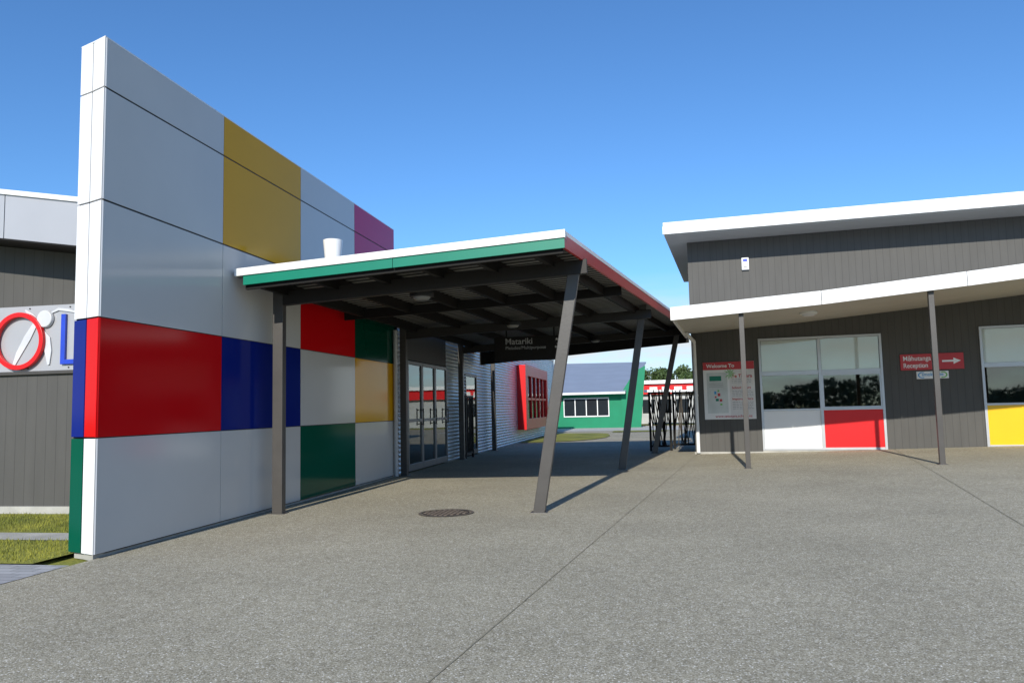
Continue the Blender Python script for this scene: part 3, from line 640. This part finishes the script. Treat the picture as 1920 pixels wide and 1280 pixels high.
f=MB().box(-9,-6.2,43.95,44.0,1.66,1.72).box(-9,-6.2,43.95,44,.64,.70).box(-9,-8.95,43.95,44,.7,1.66).box(-6.25,-6.2,43.95,44,.7,1.66)
w=P(gb,'window',f,WHITE); P(gb,'glass',MB().box(-8.95,-6.25,43.97,43.99,.70,1.66),FG,parent=w)
rd=T('red_classroom','distant classroom with red fascia and white roof line','building',(3,52,0))
P(rd,'wall',MB().box(-1.2,9,52,52.2,0,1.95),mat('pale_wall',(.45,.46,.45),.7)); P(rd,'fascia',MB().box(-1.3,9,51.7,51.8,1.95,2.62),REDB)
P(rd,'roof',MB().box(-1.5,9.2,51.5,60,2.62,2.86),WHITE)
for i in range(6): P(rd,'clerestory_window',MB().box(-.3+i*.8,.2+i*.8,51.68,51.7,2.2,2.42),WHITE)
for i in range(5): P(rd,'window',MB().box(-.8+i*1.1,0+i*1.1,51.97,52.0,.7,1.6),FG)
wk=T('covered_walkway','low white roofed walkway with thin posts beside classroom','walkway',(1,47,0))
P(wk,'roof',MB().hexa([(-.6,46,2.0),(2.9,46,1.9),(2.9,48,1.9),(-.6,48,2.0),(-.6,46,2.14),(2.9,46,2.04),(2.9,48,2.04),(-.6,48,2.14)]),WHITE)
for x in (-.3,1.1,2.5): P(wk,'post',MB().box(x,x+.09,46.3,46.39,0,1.95),WHITE)
# ------------------------------------------------------------ trees
def tree(x,y,h,rad,label,seed,n=2600,leaf=.14,m=LEAF):
    random.seed(seed); t=T('tree',label,'tree',(x,y,0),group='trees beyond the classrooms')
    mb=MB(); top=Vector((x+.1,y,h*.55)); mb.cyl((x,y,0),tuple(top),.16*h/5,.07*h/5,10,caps=False)
    cl=[]
    for i in range(9):
        a=random.uniform(0,6.28); r=rad*random.uniform(.25,.75); q=Vector((x+r*math.cos(a),y+r*math.sin(a),h*random.uniform(.5,.88)))
        mb.cyl((x+.05,y,h*random.uniform(.3,.52)),tuple(q),.05,.015,6,caps=False); cl.append((q,rad*random.uniform(.28,.5)))
    cl.append((Vector((x,y,h*.82)),rad*.5))
    P(t,'trunk',mb,TRUNK,smooth=True)
    mb=MB()
    for i in range(n):
        c,r=random.choice(cl); d=Vector((random.gauss(0,1),random.gauss(0,1),random.gauss(0,.8))); d=d.normalized()*r*random.uniform(.55,1.1)
        p=c+d; s=leaf*random.uniform(.5,1.2); u=Vector((random.gauss(0,1),random.gauss(0,1),random.gauss(0,1))).normalized(); v=u.cross(Vector((random.gauss(0,1),random.gauss(0,1),random.gauss(0,1)))).normalized()
        mb.poly([tuple(p-u*s),tuple(p+v*s*.5),tuple(p+u*s),tuple(p-v*s*.5)])
    P(t,'crown',mb,m)
for i,(x,y,h,r) in enumerate([(-.3,62,4.4,1.1),(1.0,63,4.0,1.2),(2.3,61,4.5,1.2),(3.6,63,4.3,1.3),(.4,66,4.7,1.0)]):
    tree(x,y,h,r,'leafy green tree rising above the far classroom roof',20+i)
random.seed(99); mb=MB()
x=-80
while x<80:
    h=2.6+1.0*math.sin(x*.21)+random.uniform(-.3,.8); y=-64+random.uniform(-4,4)
    for k in range(200):
        a=random.gauss(0,1)*1.2; z=h*random.random()**.8; w=(1-(z/h)*.5)
        p=Vector((x+a*w,y+random.gauss(0,.8),z)); s=random.uniform(.18,.4)
        u=Vector((random.gauss(0,1),random.gauss(0,.6),random.gauss(0,1))).normalized(); v=u.cross(Vector((random.gauss(0,1),random.gauss(0,1),random.gauss(0,1)))).normalized()
        mb.poly([tuple(p-u*s),tuple(p+v*s*.6),tuple(p+u*s),tuple(p-v*s*.6)])
    x+=random.uniform(.7,1.4)
o=meshobj('woodland',mb,LEAFD,(0,0,0)); o["kind"]="stuff"
# ------------------------------------------------------------ light
EL=math.radians(27)
w=bpy.data.worlds.new("World"); scene.world=w; w.use_nodes=True; n=w.node_tree.nodes; l=w.node_tree.links
bg=n['Background']; sky=n.new('ShaderNodeTexSky'); sky.sky_type='NISHITA'; sky.sun_disc=False; sky.sun_elevation=EL; sky.sun_rotation=math.radians(180)
sky.altitude=0; sky.air_density=1.0; sky.dust_density=.2; sky.ozone_density=3
tc=n.new('ShaderNodeTexCoord'); sp=n.new('ShaderNodeSeparateXYZ'); l.new(tc.outputs['Generated'],sp.inputs[0])
tint=n.new('ShaderNodeMix'); tint.data_type='RGBA'; tint.blend_type='MULTIPLY'; tint.inputs[0].default_value=1; l.new(sky.outputs[0],tint.inputs[6]); tint.inputs[7].default_value=(.66,1.02,1.36,1)
mp=n.new('ShaderNodeMapping'); mp.inputs['Scale'].default_value=(2.2,2.2,11); l.new(tc.outputs['Generated'],mp.inputs[0])
no=n.new('ShaderNodeTexNoise'); no.inputs['Scale'].default_value=2.4; no.inputs['Detail'].default_value=8; no.inputs['Roughness'].default_value=.6; l.new(mp.outputs[0],no.inputs['Vector'])
r1=n.new('ShaderNodeMapRange'); r1.inputs['From Min'].default_value=.24; r1.inputs['From Max'].default_value=.55; l.new(no.outputs['Fac'],r1.inputs['Value'])
r2=n.new('ShaderNodeMapRange'); r2.inputs['From Min'].default_value=.075; r2.inputs['From Max'].default_value=.17; r2.inputs['To Min'].default_value=.95; r2.inputs['To Max'].default_value=0; l.new(sp.outputs[2],r2.inputs['Value'])
mu=n.new('ShaderNodeMath'); mu.operation='MULTIPLY'; l.new(r1.outputs[0],mu.inputs[0]); l.new(r2.outputs[0],mu.inputs[1])
mx=n.new('ShaderNodeMix'); mx.data_type='RGBA'; l.new(mu.outputs[0],mx.inputs[0]); l.new(tint.outputs[2],mx.inputs[6]); mx.inputs[7].default_value=(6.4,6.7,6.9,1)
l.new(mx.outputs[2],bg.inputs[0]); bg.inputs[1].default_value=.125
sd=bpy.data.lights.new('sun','SUN'); sd.energy=4.7; sd.angle=math.radians(.5); sd.color=(1,.95,.86)
so=bpy.data.objects.new('sun',sd); scene.collection.objects.link(so); so.location=(0,-10,20)
so.rotation_mode='QUATERNION'; so.rotation_quaternion=Vector((.03,math.cos(EL),-math.sin(EL))).to_track_quat('-Z','Y')
# ------------------------------------------------------------ camera
yaw,pitch,roll,f=0.1816,0.0874,0.0227,1437.57
F=Vector((-math.sin(yaw)*math.cos(pitch),math.cos(yaw)*math.cos(pitch),math.sin(pitch)))
r=Vector((math.cos(yaw),math.sin(yaw),0)); u=r.cross(F)
c,s=math.cos(roll),math.sin(roll); Rv=r*c-u*s; Uv=r*s+u*c
cd=bpy.data.cameras.new('camera'); cd.sensor_width=36; cd.lens=f/1920*36; cd.clip_end=2000; cd.clip_start=.05
co=bpy.data.objects.new('camera',cd); scene.collection.objects.link(co)
M=Matrix((Rv,Uv,-F)).transposed().to_4x4(); M.translation=Vector((0,0,H)); co.matrix_world=M
scene.camera=co
scene.view_settings.view_transform='Standard'; scene.view_settings.look='None'; scene.view_settings.exposure=0
